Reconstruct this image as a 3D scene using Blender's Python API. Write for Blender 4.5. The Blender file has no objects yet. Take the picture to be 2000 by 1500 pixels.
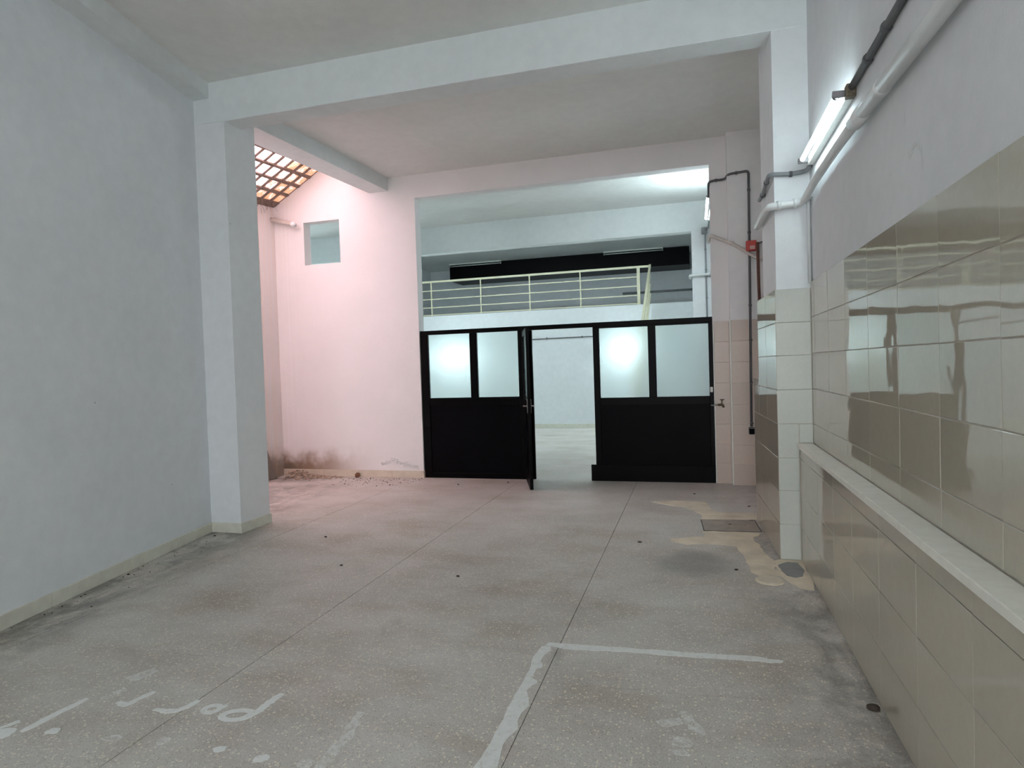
import bpy, bmesh, math, random
from mathutils import Vector, Matrix

random.seed(7)
scene = bpy.context.scene
COL = scene.collection

# ------------------------------------------------------------------ camera
cam_data = bpy.data.cameras.new('camera')
cam_data.sensor_width = 36.0
cam_data.lens = 1240.0 / 2000.0 * 36.0
cam_data.clip_start = 0.05
cam = bpy.data.objects.new('camera', cam_data)
COL.objects.link(cam)
YAW, PITCH, ROLL = 0.28, -0.025, -0.0318
fw = Vector((-math.sin(YAW), math.cos(YAW), 0)); rt = Vector((math.cos(YAW), math.sin(YAW), 0)); up = Vector((0, 0, 1))
fw2 = fw * math.cos(PITCH) + up * math.sin(PITCH); up2 = up * math.cos(PITCH) - fw * math.sin(PITCH)
rt3 = rt * math.cos(ROLL) + up2 * math.sin(ROLL); up3 = up2 * math.cos(ROLL) - rt * math.sin(ROLL)
M = Matrix((rt3, up3, -fw2)).transposed().to_4x4()
M.translation = Vector((0, 0, 1.6))
cam.matrix_world = M
scene.camera = cam

# ------------------------------------------------------------------ sky and exposure
SKY = 6.0
world = bpy.data.worlds.new('overcast_sky')
scene.world = world
world.use_nodes = True
bg = world.node_tree.nodes['Background']
bg.inputs['Color'].default_value = (0.93, 0.97, 1.03, 1)
bg.inputs['Strength'].default_value = SKY
vs = scene.view_settings
vs.view_transform = 'Standard'; vs.look = 'None'; vs.gamma = 1.0; vs.use_curve_mapping = False
vs.exposure = 0.30
sun_data = bpy.data.lights.new('sun', 'SUN'); sun_data.energy = 21.0; sun_data.color = (1.0, 0.97, 0.97); sun_data.angle = math.radians(3)
sun = bpy.data.objects.new('sun', sun_data); COL.objects.link(sun)
sun.rotation_euler = Vector((-0.50, 0.42, 0.80)).to_track_quat('Z', 'Y').to_euler()   # shines down from behind the building onto the skylight
TUBE_POWER = 21.0        # radiance of a lit fluorescent tube
scene.cycles.max_bounces = 10
scene.cycles.diffuse_bounces = 6
scene.cycles.transmission_bounces = 8
scene.cycles.glossy_bounces = 5
scene.cycles.sample_clamp_indirect = 8.0

# ------------------------------------------------------------------ node helpers
def lin(r, g, b):
    f = lambda c: (c / 255 / 12.92) if c / 255 <= 0.04045 else ((c / 255 + 0.055) / 1.055) ** 2.4
    return (f(r), f(g), f(b), 1)

class NT:
    def __init__(self, name):
        self.m = bpy.data.materials.new(name); self.m.use_nodes = True
        self.t = self.m.node_tree; self.b = self.t.nodes['Principled BSDF']
        self.out = self.t.nodes['Material Output']
        self.tc = self.n('ShaderNodeTexCoord')
    def n(self, typ, **kw):
        nd = self.t.nodes.new(typ)
        for k, v in kw.items(): setattr(nd, k, v)
        return nd
    def l(self, a, b): self.t.links.new(a, b)
    def vec(self, scale=(1, 1, 1), obj=True):
        mp = self.n('ShaderNodeMapping'); mp.inputs['Scale'].default_value = scale
        self.l(self.tc.outputs['Object' if obj else 'Generated'], mp.inputs['Vector'])
        return mp.outputs['Vector']
    def noise(self, scale, detail=4, rough=0.55, vec=None, dist=0.0):
        nd = self.n('ShaderNodeTexNoise'); nd.inputs['Scale'].default_value = scale
        nd.inputs['Detail'].default_value = detail; nd.inputs['Roughness'].default_value = rough
        nd.inputs['Distortion'].default_value = dist
        self.l(vec if vec is not None else self.vec(), nd.inputs['Vector'])
        return nd.outputs['Fac']
    def ramp(self, fac, stops, interp='LINEAR'):
        nd = self.n('ShaderNodeValToRGB'); nd.color_ramp.interpolation = interp
        el = nd.color_ramp.elements
        while len(el) < len(stops): el.new(0.5)
        for e, (p, c) in zip(el, stops):
            e.position = p; e.color = c if not isinstance(c, (int, float)) else (c, c, c, 1)
        self.l(fac, nd.inputs['Fac']); return nd.outputs['Color']
    def mix(self, fac, a, b, mode='MIX'):
        nd = self.n('ShaderNodeMix', data_type='RGBA', blend_type=mode)
        for idx, v in ((0, fac), (6, a), (7, b)):
            if isinstance(v, bpy.types.NodeSocket): self.l(v, nd.inputs[idx])
            elif isinstance(v, (int, float)) and idx: nd.inputs[idx].default_value = (v, v, v, 1)
            else: nd.inputs[idx].default_value = v
        return nd.outputs[2]
    def math(self, op, a, b=None, clamp=False):
        nd = self.n('ShaderNodeMath', operation=op); nd.use_clamp = clamp
        for i, v in enumerate((a, b)):
            if v is None: continue
            if isinstance(v, bpy.types.NodeSocket): self.l(v, nd.inputs[i])
            else: nd.inputs[i].default_value = v
        return nd.outputs[0]
    def maprange(self, v, a, b, c=0.0, d=1.0, smooth=True):
        nd = self.n('ShaderNodeMapRange', interpolation_type='SMOOTHSTEP' if smooth else 'LINEAR')
        self.l(v, nd.inputs[0])
        for i, x in enumerate((a, b, c, d)): nd.inputs[i + 1].default_value = x
        return nd.outputs[0]
    def xyz(self):
        nd = self.n('ShaderNodeSeparateXYZ'); self.l(self.tc.outputs['Object'], nd.inputs[0]); return nd.outputs
    def bump(self, h, strength=0.2, dist=0.01):
        nd = self.n('ShaderNodeBump'); nd.inputs['Strength'].default_value = strength
        nd.inputs['Distance'].default_value = dist
        self.l(h, nd.inputs['Height']); self.l(nd.outputs['Normal'], self.b.inputs['Normal'])
    def col(self, c):
        if isinstance(c, bpy.types.NodeSocket): self.l(c, self.b.inputs['Base Color'])
        else: self.b.inputs['Base Color'].default_value = c
    def set(self, **kw):
        for k, v in kw.items(): self.b.inputs[k.replace('_', ' ')].default_value = v
        return self

# ------------------------------------------------------------------ materials
def plaster(name, base, scuff=0.25, bump=0.25):
    t = NT(name)
    big = t.ramp(t.noise(0.7, 3), [(0.3, 0.95), (0.7, 1.03)])
    fine = t.ramp(t.noise(9.0, 4), [(0.35, 0.97), (0.7, 1.02)])
    c = t.mix(1.0, base, big, 'MULTIPLY'); c = t.mix(1.0, c, fine, 'MULTIPLY')
    # hand-height rubs and small fly specks
    sc = t.noise(3.0, 8, 0.75, t.vec((1.2, 1.2, 0.6)), 1.2)
    m = t.ramp(sc, [(0.67, 0.0), (0.74, 1.0)])
    m2 = t.math('MULTIPLY', m, scuff)
    c = t.mix(m2, c, (base[0] * 0.55, base[1] * 0.53, base[2] * 0.5, 1))
    v = t.n('ShaderNodeTexVoronoi'); v.inputs['Scale'].default_value = 2.3; t.l(t.vec(), v.inputs['Vector'])
    sp = t.maprange(v.outputs['Distance'], 0.012, 0.018, 1, 0)
    c = t.mix(t.math('MULTIPLY', sp, 0.6), c, (0.12, 0.11, 0.10, 1))
    t.col(c); t.set(Roughness=0.75); t.b.inputs['Specular IOR Level'].default_value = 0.3
    h = t.math('ADD', t.noise(60, 3), t.math('MULTIPLY', t.noise(4.0, 4), 1.6))
    t.bump(h, bump, 0.004)
    return t.m

WHITE = (0.765, 0.785, 0.795, 1)
M_wall = plaster('white_wall_paint', WHITE)
M_left = plaster('left_wall_paint', (0.755, 0.78, 0.80, 1), 0.04, 0.2)
M_ceil = plaster('ceiling_paint', (0.77, 0.775, 0.75, 1), 0.12, 0.3)
M_beam = plaster('beam_paint', (0.75, 0.785, 0.785, 1), 0.3, 0.3)

M_grimy_dim = plaster('grimy_dimmed_wall_paint', (0.70, 0.712, 0.725, 1), 0.35)  # specked dirty paint, base also darkened in place of dimmer light
M_warm = plaster('warm_white_wall_paint', (0.775, 0.765, 0.755, 1), 0.5)
def well_wall(name, streak_axis):
    """white paint of the light well, damp and mould at the foot, rust runs in the corner"""
    t = NT(name); X, Y, Z = t.xyz()
    base = t.mix(t.ramp(t.noise(1.4, 4), [(0.35, 0.0), (0.7, 1.0)]), (0.78, 0.755, 0.75, 1), (0.74, 0.725, 0.715, 1))
    # mould at the foot, densest in the corner
    ed = t.math('ADD', Z, t.math('MULTIPLY', t.noise(3.5, 6, 0.6), -0.55))
    foot = t.maprange(ed, -0.12, 0.22, 1, 0)
    if streak_axis == 'X':
        near = t.maprange(X, -5.9, -4.6, 1, 0.0)
        corner = t.maprange(X, -6.32, -5.75, 1, 0)
    else:
        near = t.maprange(Y, 7.6, 8.6, 0.05, 0.5); corner = t.math('ADD', t.math('MULTIPLY', Y, 0.0), 0.75)
    c = t.mix(t.math('MULTIPLY', t.math('MULTIPLY', foot, near), 0.9), base, (0.27, 0.165, 0.09, 1))
    foot2 = t.maprange(ed, -0.15, 0.08, 1, 0)
    c = t.mix(t.math('MULTIPLY', t.math('MULTIPLY', foot2, corner), 0.85), c, (0.13, 0.10, 0.07, 1))
    # vertical runs
    st = t.noise(1.0, 7, 0.7, t.vec((22, 22, 0.22)), 0.3)
    lines = t.ramp(st, [(0.42, 0.0), (0.72, 1.0)])
    c = t.mix(t.math('MULTIPLY', t.math('MULTIPLY', lines, corner), 0.42 if streak_axis == 'Y' else 0.14), c,
              (0.80, 0.55, 0.29, 1) if streak_axis == 'Y' else (0.42, 0.30, 0.22, 1))
    specks = t.ramp(t.noise(14, 6, 0.75, t.vec((1.6, 1.6, 0.8)), 1.5), [(0.66, 0.0), (0.71, 1.0)])
    c = t.mix(t.math('MULTIPLY', t.math('MULTIPLY', specks, corner), 0.25 if streak_axis == 'Y' else 0.75), c, (0.16, 0.11, 0.09, 1))
    t.col(c); t.set(Roughness=0.8)
    h = t.math('ADD', t.noise(40, 3), t.math('MULTIPLY', t.noise(3.0, 5), 2.0))
    t.bump(h, 0.35, 0.006)
    return t.m
M_well = well_wall('light_well_paint', 'X')
M_well_side = well_wall('light_well_side_paint', 'Y')

def terrazzo(name='worn_terrazzo', paint=None):
    t = NT(name); X, Y, Z = t.xyz()
    vec = t.vec()
    v = t.n('ShaderNodeTexVoronoi'); v.inputs['Scale'].default_value = 68; t.l(vec, v.inputs['Vector'])
    sep = t.n('ShaderNodeSeparateColor'); t.l(v.outputs['Color'], sep.inputs[0])
    v2 = t.n('ShaderNodeTexVoronoi'); v2.inputs['Scale'].default_value = 160; t.l(vec, v2.inputs['Vector'])
    sep2 = t.n('ShaderNodeSeparateColor'); t.l(v2.outputs['Color'], sep2.inputs[0])
    grey = t.ramp(t.noise(1.1, 6, 0.6), [(0.3, (0.42, 0.385, 0.345, 1)), (0.5, (0.515, 0.48, 0.44, 1)), (0.72, (0.58, 0.555, 0.52, 1))])
    # brown worn areas
    br = t.ramp(t.noise(1.6, 7, 0.62, t.vec((0.8, 1.4, 1))), [(0.46, 0.0), (0.70, 1.0)])
    grey = t.mix(t.math('MULTIPLY', br, 0.55), grey, (0.33, 0.255, 0.18, 1))
    # chips
    pale = t.math('MULTIPLY', t.maprange(sep.outputs[0], 0.74, 0.82), t.maprange(v.outputs['Distance'], 0.36, 0.46, 1, 0))
    c = t.mix(t.math('MULTIPLY', pale, 0.85), grey, (0.74, 0.68, 0.55, 1))
    dark = t.math('MULTIPLY', t.maprange(sep2.outputs[1], 0.64, 0.74), t.maprange(v2.outputs['Distance'], 0.3, 0.45, 1, 0))
    c = t.mix(t.math('MULTIPLY', dark, 0.7), c, (0.16, 0.145, 0.125, 1))
    lit = t.math('MULTIPLY', t.maprange(sep2.outputs[0], 0.70, 0.80), t.maprange(v2.outputs['Distance'], 0.3, 0.45, 1, 0))
    c = t.mix(t.math('MULTIPLY', lit, 0.7), c, (0.74, 0.72, 0.67, 1))
    # dark damp stains (more along the edges of the room)
    edge = t.math('ADD', t.math('MULTIPLY', Y, 0.198), t.math('ADD', X, 3.70))      # distance from the left wall
    le = t.maprange(edge, 0.05, 0.7, 1, 0)
    re = t.maprange(X, 0.15, 0.75, 0, 0.8)
    em = t.math('MAXIMUM', le, re)
    pat = t.ramp(t.noise(2.6, 7, 0.65, t.vec((1.3, 0.8, 1)), 0.5), [(0.42, 0.0), (0.58, 1.0)])
    c = t.mix(t.math('MULTIPLY', t.math('MULTIPLY', pat, em), 0.7), c, (0.11, 0.105, 0.09, 1))
    wash = t.ramp(t.noise(3.1, 6, 0.65, t.vec((1.0, 1.7, 1)), 0.7), [(0.56, 0.0), (0.66, 1.0)])
    c = t.mix(t.math('MULTIPLY', t.math('MULTIPLY', wash, em), 0.45), c, (0.56, 0.57, 0.53, 1))
    sp = t.ramp(t.noise(0.9, 8, 0.7, None, 0.8), [(0.62, 0.0), (0.72, 1.0)])
    c = t.mix(t.math('MULTIPLY', sp, 0.45), c, (0.20, 0.18, 0.16, 1))
    # old oil stain in front of the sandy patch
    dx_ = t.math('MULTIPLY', t.math('ADD', X, 0.03), 2.4); dy_ = t.math('MULTIPLY', t.math('ADD', Y, -5.22), 2.0)
    rr = t.math('ADD', t.math('ADD', t.math('MULTIPLY', dx_, dx_), t.math('MULTIPLY', dy_, dy_)), t.math('MULTIPLY', t.noise(3.0, 5), 0.6))
    c = t.mix(t.maprange(rr, 0.3, 1.1, 0.6, 0.0), c, (0.17, 0.155, 0.145, 1))
    # dust, paled towards the back to paint in the light-well glow
    dust_glow = t.math('MULTIPLY', t.maprange(Y, 5.2, 7.6), t.ramp(t.noise(1.3, 6, 0.6, t.vec((0.6, 1.5, 1))), [(0.35, 0.2), (0.65, 0.9)]))
    c = t.mix(t.math('MULTIPLY', dust_glow, 0.6), c, (0.62, 0.565, 0.54, 1))
    if paint:
        wear = t.ramp(t.noise(paint[0], 6, 0.78), [(paint[1], paint[2]), (paint[3], paint[4])])
        c = t.mix(wear, c, t.mix(t.noise(20, 3), (0.66, 0.67, 0.64, 1), (0.80, 0.81, 0.79, 1)))
    t.col(c)
    rg = t.ramp(t.noise(2.0, 5), [(0.3, 0.42), (0.7, 0.68)])
    t.l(rg, t.b.inputs['Roughness'])
    t.b.inputs['Specular IOR Level'].default_value = 0.35
    t.bump(t.math('ADD', t.noise(120, 3), t.math('MULTIPLY', t.noise(25, 4), 1.2)), 0.25, 0.003)
    return t.m
M_terrazzo = terrazzo()

def simple(name, c, rough=0.5, metal=0.0, var=0.12, scale=8.0, bump=0.1, spec=0.5, dist=0.004, dirt=None, dirt_at=(0.55, 0.7)):
    t = NT(name)
    k = t.ramp(t.noise(scale, 4), [(0.3, 1 - var), (0.7, 1 + var * 0.4)])
    col = t.mix(1.0, c, k, 'MULTIPLY')
    if dirt:
        d = t.ramp(t.noise(scale * 1.3, 7, 0.68, None, 0.6), [(dirt_at[0], 0.0), (dirt_at[1], 1.0)])
        col = t.mix(t.math('MULTIPLY', d, 0.8), col, dirt)
    t.col(col); t.set(Roughness=rough, Metallic=metal)
    t.b.inputs['Specular IOR Level'].default_value = spec
    if bump: t.bump(t.noise(scale * 6, 3), bump, dist)
    return t.m

def tile_mat(name, c, rough=0.028, wave=0.10, spec=0.95):
    t = NT(name)
    oi = t.n('ShaderNodeObjectInfo')
    k = t.ramp(oi.outputs['Random'], [(0.0, 0.95), (1.0, 1.04)])
    col = t.mix(1.0, c, k, 'MULTIPLY')
    g = t.ramp(t.noise(30, 5, 0.7), [(0.3, 0.97), (0.7, 1.03)])
    col = t.mix(1.0, col, g, 'MULTIPLY')
    t.col(col); t.set(Roughness=rough); t.b.inputs['Specular IOR Level'].default_value = spec
    ad = t.n('ShaderNodeVectorMath', operation='ADD'); t.l(t.tc.outputs['Object'], ad.inputs[0])
    sc = t.n('ShaderNodeVectorMath', operation='SCALE'); sc.inputs[0].default_value = (31, 17, 23); t.l(oi.outputs['Random'], sc.inputs['Scale'])
    t.l(sc.outputs[0], ad.inputs[1])
    nn = t.noise(3.5, 2, 0.5, ad.outputs[0])
    t.bump(nn, wave, 0.02)
    return t.m
M_tile = tile_mat('beige_glazed_tile', (0.455, 0.415, 0.34, 1))
M_tile_pale = tile_mat('pale_glazed_tile', (0.57, 0.585, 0.53, 1), 0.18, 0.10, 0.3)
M_tile_far = tile_mat('pinkish_beige_tile', (0.56, 0.465, 0.395, 1), 0.28, 0.08, 0.4)
M_grout = simple('tile_grout', (0.60, 0.555, 0.48, 1), 0.9, bump=0.15)
M_sill = simple('cream_sill_stone', (0.80, 0.79, 0.71, 1), 0.35, var=0.08, scale=14, dirt=(0.35, 0.32, 0.27, 1), dirt_at=(0.68, 0.8))
M_base = simple('cream_baseboard_tile', (0.68, 0.67, 0.575, 1), 0.45, var=0.1, scale=10, dirt=(0.30, 0.27, 0.22, 1), dirt_at=(0.64, 0.8))
M_base_pink = simple('dusty_baseboard_tile', (0.60, 0.53, 0.43, 1), 0.6, var=0.12, scale=7, dirt=(0.25, 0.19, 0.14, 1), dirt_at=(0.62, 0.78))
M_joint = simple('dark_floor_joint', (0.07, 0.065, 0.06, 1), 0.9)
M_black = simple('black_gloss_paint', (0.003, 0.0023, 0.0026, 1), 0.36, var=0.3, scale=5, bump=0.12, spec=0.06, dirt=(0.008, 0.007, 0.007, 1), dirt_at=(0.66, 0.85))
M_blackpanel = simple('black_sheet_panel', (0.0026, 0.0021, 0.003, 1), 0.42, var=0.3, scale=3, bump=0.1, spec=0.05, dirt=(0.007, 0.006, 0.006, 1), dirt_at=(0.66, 0.9))
M_cream = simple('cream_railing_paint', (0.68, 0.64, 0.46, 1), 0.4, var=0.06)
M_conduit = simple('dark_grey_conduit', (0.10, 0.10, 0.105, 1), 0.5, var=0.15)
M_conduit_lt = simple('grey_conduit', (0.24, 0.25, 0.26, 1), 0.5, var=0.15)
M_pvc = simple('painted_white_pipe', (0.72, 0.735, 0.73, 1), 0.4, var=0.06, scale=12, dirt=(0.45, 0.42, 0.38, 1), dirt_at=(0.68, 0.82))
M_pvc_pink = simple('dusty_pale_pipe', (0.60, 0.55, 0.50, 1), 0.55, var=0.12, scale=12, dirt=(0.3, 0.24, 0.2, 1), dirt_at=(0.64, 0.8))
M_rust = simple('rusty_iron', (0.13, 0.05, 0.035, 1), 0.75, var=0.3, scale=30, bump=0.3)
M_red = simple('faded_red_paint', (0.50, 0.055, 0.045, 1), 0.55, var=0.25, scale=14)
M_redlabel = simple('peeling_paper_label', (0.62, 0.40, 0.36, 1), 0.8, var=0.3, scale=60)
M_housing = simple('lamp_housing_enamel', (0.70, 0.71, 0.66, 1), 0.35, var=0.08, scale=25, dirt=(0.14, 0.12, 0.09, 1), dirt_at=(0.70, 0.74))
M_holder = simple('lamp_holder_plastic', (0.30, 0.29, 0.30, 1), 0.4)
M_brown = simple('dirty_end_cap', (0.16, 0.13, 0.09, 1), 0.7, var=0.4, scale=60)
M_offtube = simple('unlit_tube_glass', (0.55, 0.56, 0.55, 1), 0.25, var=0.03)
M_cement = simple('sandy_cement_patch', (0.72, 0.635, 0.50, 1), 0.85, var=0.2, scale=5, bump=0.3, dirt=(0.46, 0.40, 0.31, 1), dirt_at=(0.6, 0.8))
M_cement_grey = simple('grey_cement_patch', (0.27, 0.275, 0.265, 1), 0.8, var=0.15, scale=14, bump=0.3)
M_cap = simple('pale_drain_cap', (0.62, 0.56, 0.44, 1), 0.5, var=0.1, scale=20)
M_cover = simple('worn_concrete_cover', (0.36, 0.31, 0.265, 1), 0.75, var=0.2, scale=9, bump=0.3, dirt=(0.12, 0.1, 0.08, 1), dirt_at=(0.62, 0.75))
M_slab = simple('grey_stone_slab', (0.24, 0.205, 0.175, 1), 0.8, var=0.25, scale=6, bump=0.3)
M_debris = simple('dry_litter', (0.50, 0.38, 0.29, 1), 0.9, var=0.5, scale=30)
M_chip = simple('dark_crumb', (0.05, 0.035, 0.025, 1), 0.9, var=0.3, scale=40)
M_snail = simple('brown_clod', (0.20, 0.09, 0.045, 1), 0.8, var=0.5, scale=50)
M_rib = simple('sooty_concrete_rib', (0.25, 0.185, 0.15, 1), 0.9, var=0.3, scale=8, bump=0.3, dirt=(0.10, 0.07, 0.05, 1), dirt_at=(0.55, 0.7))
M_brass = simple('old_brass', (0.10, 0.075, 0.04, 1), 0.45, 0.7)
M_steel = simple('worn_steel', (0.35, 0.34, 0.32, 1), 0.35, 0.9)
M_white_pl = simple('white_plastic', (0.7, 0.7, 0.68, 1), 0.4, var=0.05)
M_asphalt = simple('street_paving', (0.35, 0.35, 0.34, 1), 0.9, var=0.2)
M_web = simple('dusty_root_fibre', (0.16, 0.10, 0.07, 1), 0.9)

M_paint = terrazzo('worn_white_floor_paint', (34, 0.36, 0.45, 0.48, 0.97))
M_paint_faint = terrazzo('scuffed_white_floor_paint', (26, 0.40, 0.05, 0.64, 0.85))

def frosted():
    t = NT('frosted_pattern_glass')
    t.col((0.90, 0.97, 0.95, 1)); t.set(Roughness=0.20, IOR=1.25)
    t.b.inputs['Transmission Weight'].default_value = 1.0
    v = t.n('ShaderNodeTexVoronoi', feature='SMOOTH_F1'); v.inputs['Scale'].default_value = 130; t.l(t.vec(), v.inputs['Vector'])
    t.bump(t.math('ADD', v.outputs['Distance'], t.noise(70, 2)), 0.5, 0.004)
    return t.m
M_frost = frosted()

def glass_block_mat():
    t = NT('dirty_skylight_glass')
    oi = t.n('ShaderNodeObjectInfo')
    ad = t.n('ShaderNodeVectorMath', operation='ADD'); t.l(t.tc.outputs['Object'], ad.inputs[0])
    sc = t.n('ShaderNodeVectorMath', operation='SCALE'); sc.inputs[0].default_value = (13, 29, 7); t.l(oi.outputs['Random'], sc.inputs['Scale'])
    t.l(sc.outputs[0], ad.inputs[1])
    dn = t.noise(11, 6, 0.7, ad.outputs[0], 0.6)
    lo = t.n('ShaderNodeSeparateXYZ'); t.l(oi.outputs['Location'], lo.inputs[0])
    grime = t.math('ADD', t.maprange(lo.outputs[1], 7.75, 8.60, 0.0, 0.25), t.maprange(lo.outputs[0], -6.3, -5.9, 0.09, 0.0))   # dirt low and at the back, thickened there to dim the wall beneath
    dirt = t.math('ADD', t.math('ADD', dn, grime), t.maprange(oi.outputs['Random'], 0.6, 1.0, 0.0, 0.12))
    d = t.ramp(dirt, [(0.56, 0.0), (0.66, 0.75), (0.78, 1.0)])
    colr = t.mix(d, (1.0, 0.75, 0.80, 1), (0.30, 0.145, 0.08, 1))
    tr = t.n('ShaderNodeBsdfTranslucent'); t.l(colr, tr.inputs['Color'])
    gl = t.n('ShaderNodeBsdfGlossy'); gl.inputs['Roughness'].default_value = 0.15
    ms = t.n('ShaderNodeMixShader'); ms.inputs[0].default_value = 0.05
    t.l(tr.outputs[0], ms.inputs[1]); t.l(gl.outputs[0], ms.inputs[2])
    t.l(ms.outputs[0], t.out.inputs['Surface'])
    return t.m
M_gblock = glass_block_mat()

def tube_mat(name, power):
    t = NT(name)
    t.col((0.9, 0.95, 0.95, 1))
    t.b.inputs['Emission Color'].default_value = (0.79, 0.98, 1.04, 1)
    t.b.inputs['Emission Strength'].default_value = power
    return t.m
M_tube = tube_mat('lit_fluorescent_tube', TUBE_POWER)
M_tube_added = tube_mat('lit_added_tube', TUBE_POWER * 3.6)  # brighter tube for the added unseen lamps
M_tube_far = tube_mat('lit_high_output_tube', TUBE_POWER * 7.6)

# ------------------------------------------------------------------ mesh helpers
def mesh_obj(name, bm, mat, parent=None, smooth=False, keep=False):
    if not keep:
        bmesh.ops.recalc_face_normals(bm, faces=bm.faces[:])
    me = bpy.data.meshes.new(name)
    off_ = Vector((0, 0, 0)); q_ = parent
    while q_ is not None: off_ += q_.location; q_ = q_.parent
    if off_.length > 0: bmesh.ops.translate(bm, verts=bm.verts[:], vec=-off_)
    bm.to_mesh(me); bm.free()
    if smooth:
        for p in me.polygons: p.use_smooth = True
    o = bpy.data.objects.new(name, me); COL.objects.link(o)
    if mat: me.materials.append(mat)
    if parent is not None: o.parent = parent
    return o

def thing(name, label, cat, loc, group=None):
    o = bpy.data.objects.new(name, None); COL.objects.link(o)
    o.empty_display_size = 0.1
    o.location = loc; o['label'] = label; o['category'] = cat
    if group: o['group'] = group
    return o
def tag(o, label, cat, group=None):
    o['label'] = label; o['category'] = cat
    if group: o['group'] = group
    return o
def struct(o, label=None):
    o['kind'] = 'structure'
    if label: o['label'] = label
    return o

def prism(bm, poly, z0, z1):
    a = [bm.verts.new((x, y, z0)) for x, y in poly]; b = [bm.verts.new((x, y, z1)) for x, y in poly]
    n = len(poly)
    bm.faces.new(a[::-1]); bm.faces.new(b)
    for i in range(n): bm.faces.new((a[i], a[(i + 1) % n], b[(i + 1) % n], b[i]))
    return a + b
def box(bm, x0, x1, y0, y1, z0, z1): return prism(bm, [(x0, y0), (x1, y0), (x1, y1), (x0, y1)], z0, z1)
def NB(): return bmesh.new()
def boxes(*bs):
    bm = NB()
    for b in bs: box(bm, *b)
    return bm
def prisms(*ps):
    bm = NB()
    for p in ps: prism(bm, *p)
    return bm
def bev(bm, w, seg=1):
    bmesh.ops.recalc_face_normals(bm, faces=bm.faces[:])
    bmesh.ops.bevel(bm, geom=bm.edges[:], offset=w, segments=seg, affect='EDGES', clamp_overlap=True)
    return bm
def tf(bm, mat):
    bmesh.ops.transform(bm, matrix=mat, verts=bm.verts[:]); return bm

def fillet(pts, r, n=5):
    pts = [Vector(p) for p in pts]
    if r <= 0 or len(pts) < 3: return pts
    out = [pts[0]]
    for i in range(1, len(pts) - 1):
        a, b, c = pts[i - 1], pts[i], pts[i + 1]
        d1 = (a - b); d2 = (c - b); rr = min(r, d1.length * 0.45, d2.length * 0.45)
        p1 = b + d1.normalized() * rr; p2 = b + d2.normalized() * rr
        for k in range(n + 1):
            t = k / n
            out.append(p1 * (1 - t) ** 2 + b * 2 * t * (1 - t) + p2 * t * t)
    out.append(pts[-1]); return out
def sweep(bm, pts, r, seg=10, fr=0.0, caps=True):
    pts = fillet(pts, fr)
    rad = r if isinstance(r, (list, tuple)) else [r] * len(pts)
    t0 = (pts[1] - pts[0]).normalized()
    nrm = t0.orthogonal().normalized(); rings = []
    for i, p in enumerate(pts):
        if i == 0: t = t0
        elif i == len(pts) - 1: t = (pts[i] - pts[i - 1]).normalized()
        else: t = ((pts[i + 1] - p).normalized() + (p - pts[i - 1]).normalized()).normalized()
        nrm = (nrm - t * nrm.dot(t)).normalized(); bn = t.cross(nrm)
        rings.append([bm.verts.new(p + (nrm * math.cos(2 * math.pi * k / seg) + bn * math.sin(2 * math.pi * k / seg)) * rad[i]) for k in range(seg)])
    for a, b in zip(rings, rings[1:]):
        for k in range(seg): bm.faces.new((a[k], a[(k + 1) % seg], b[(k + 1) % seg], b[k]))
    if caps: bm.faces.new(rings[0][::-1]); bm.faces.new(rings[-1])
    return bm
def tube(pts, r, seg=10, fr=0.0): return sweep(NB(), pts, r, seg, fr)
def bar(a, b, w, h, upv=Vector((0, 0, 1))):
    """rectangular bar between two points"""
    a, b = Vector(a), Vector(b); d = (b - a); L = d.length; d.normalize()
    s = d.cross(upv)
    if s.length < 1e-4: s = d.cross(Vector((0, 1, 0)))
    s.normalize(); u = s.cross(d)
    bm = NB(); vs_ = []
    for e in (a, b):
        vs_.append([bm.verts.new(e + s * (i * w / 2) + u * (j * h / 2)) for i, j in ((-1, -1), (1, -1), (1, 1), (-1, 1))])
    A, B = vs_
    bm.faces.new(A[::-1]); bm.faces.new(B)
    for k in range(4): bm.faces.new((A[k], A[(k + 1) % 4], B[(k + 1) % 4], B[k]))
    return bm
def lathe(axis_o, axis_d, prof, seg=14):
    """profile [(dist along axis, radius)]"""
    o, d = Vector(axis_o), Vector(axis_d).normalized()
    return sweep(NB(), [o + d * t for t, _ in prof], [max(r, 1e-4) for _, r in prof], seg)

# ------------------------------------------------------------------ room dimensions
XL0, YP0, SL = -4.857, 5.434, 0.1979          # left wall: x = XL0 + SL*(YP0-y)
def xl(y): return XL0 + SL * (YP0 - y)
YB = -5.0                                       # street end of the hall
YF, YF2 = 8.73, 8.91                            # wall with the black partition
XR = 0.90                                       # plaster face of the right wall
ZC1, ZC2, ZC3 = 4.587, 4.507, 4.50
XO0, XO1, ZO = -3.925, 0.245, 4.165             # big opening in that wall

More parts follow.
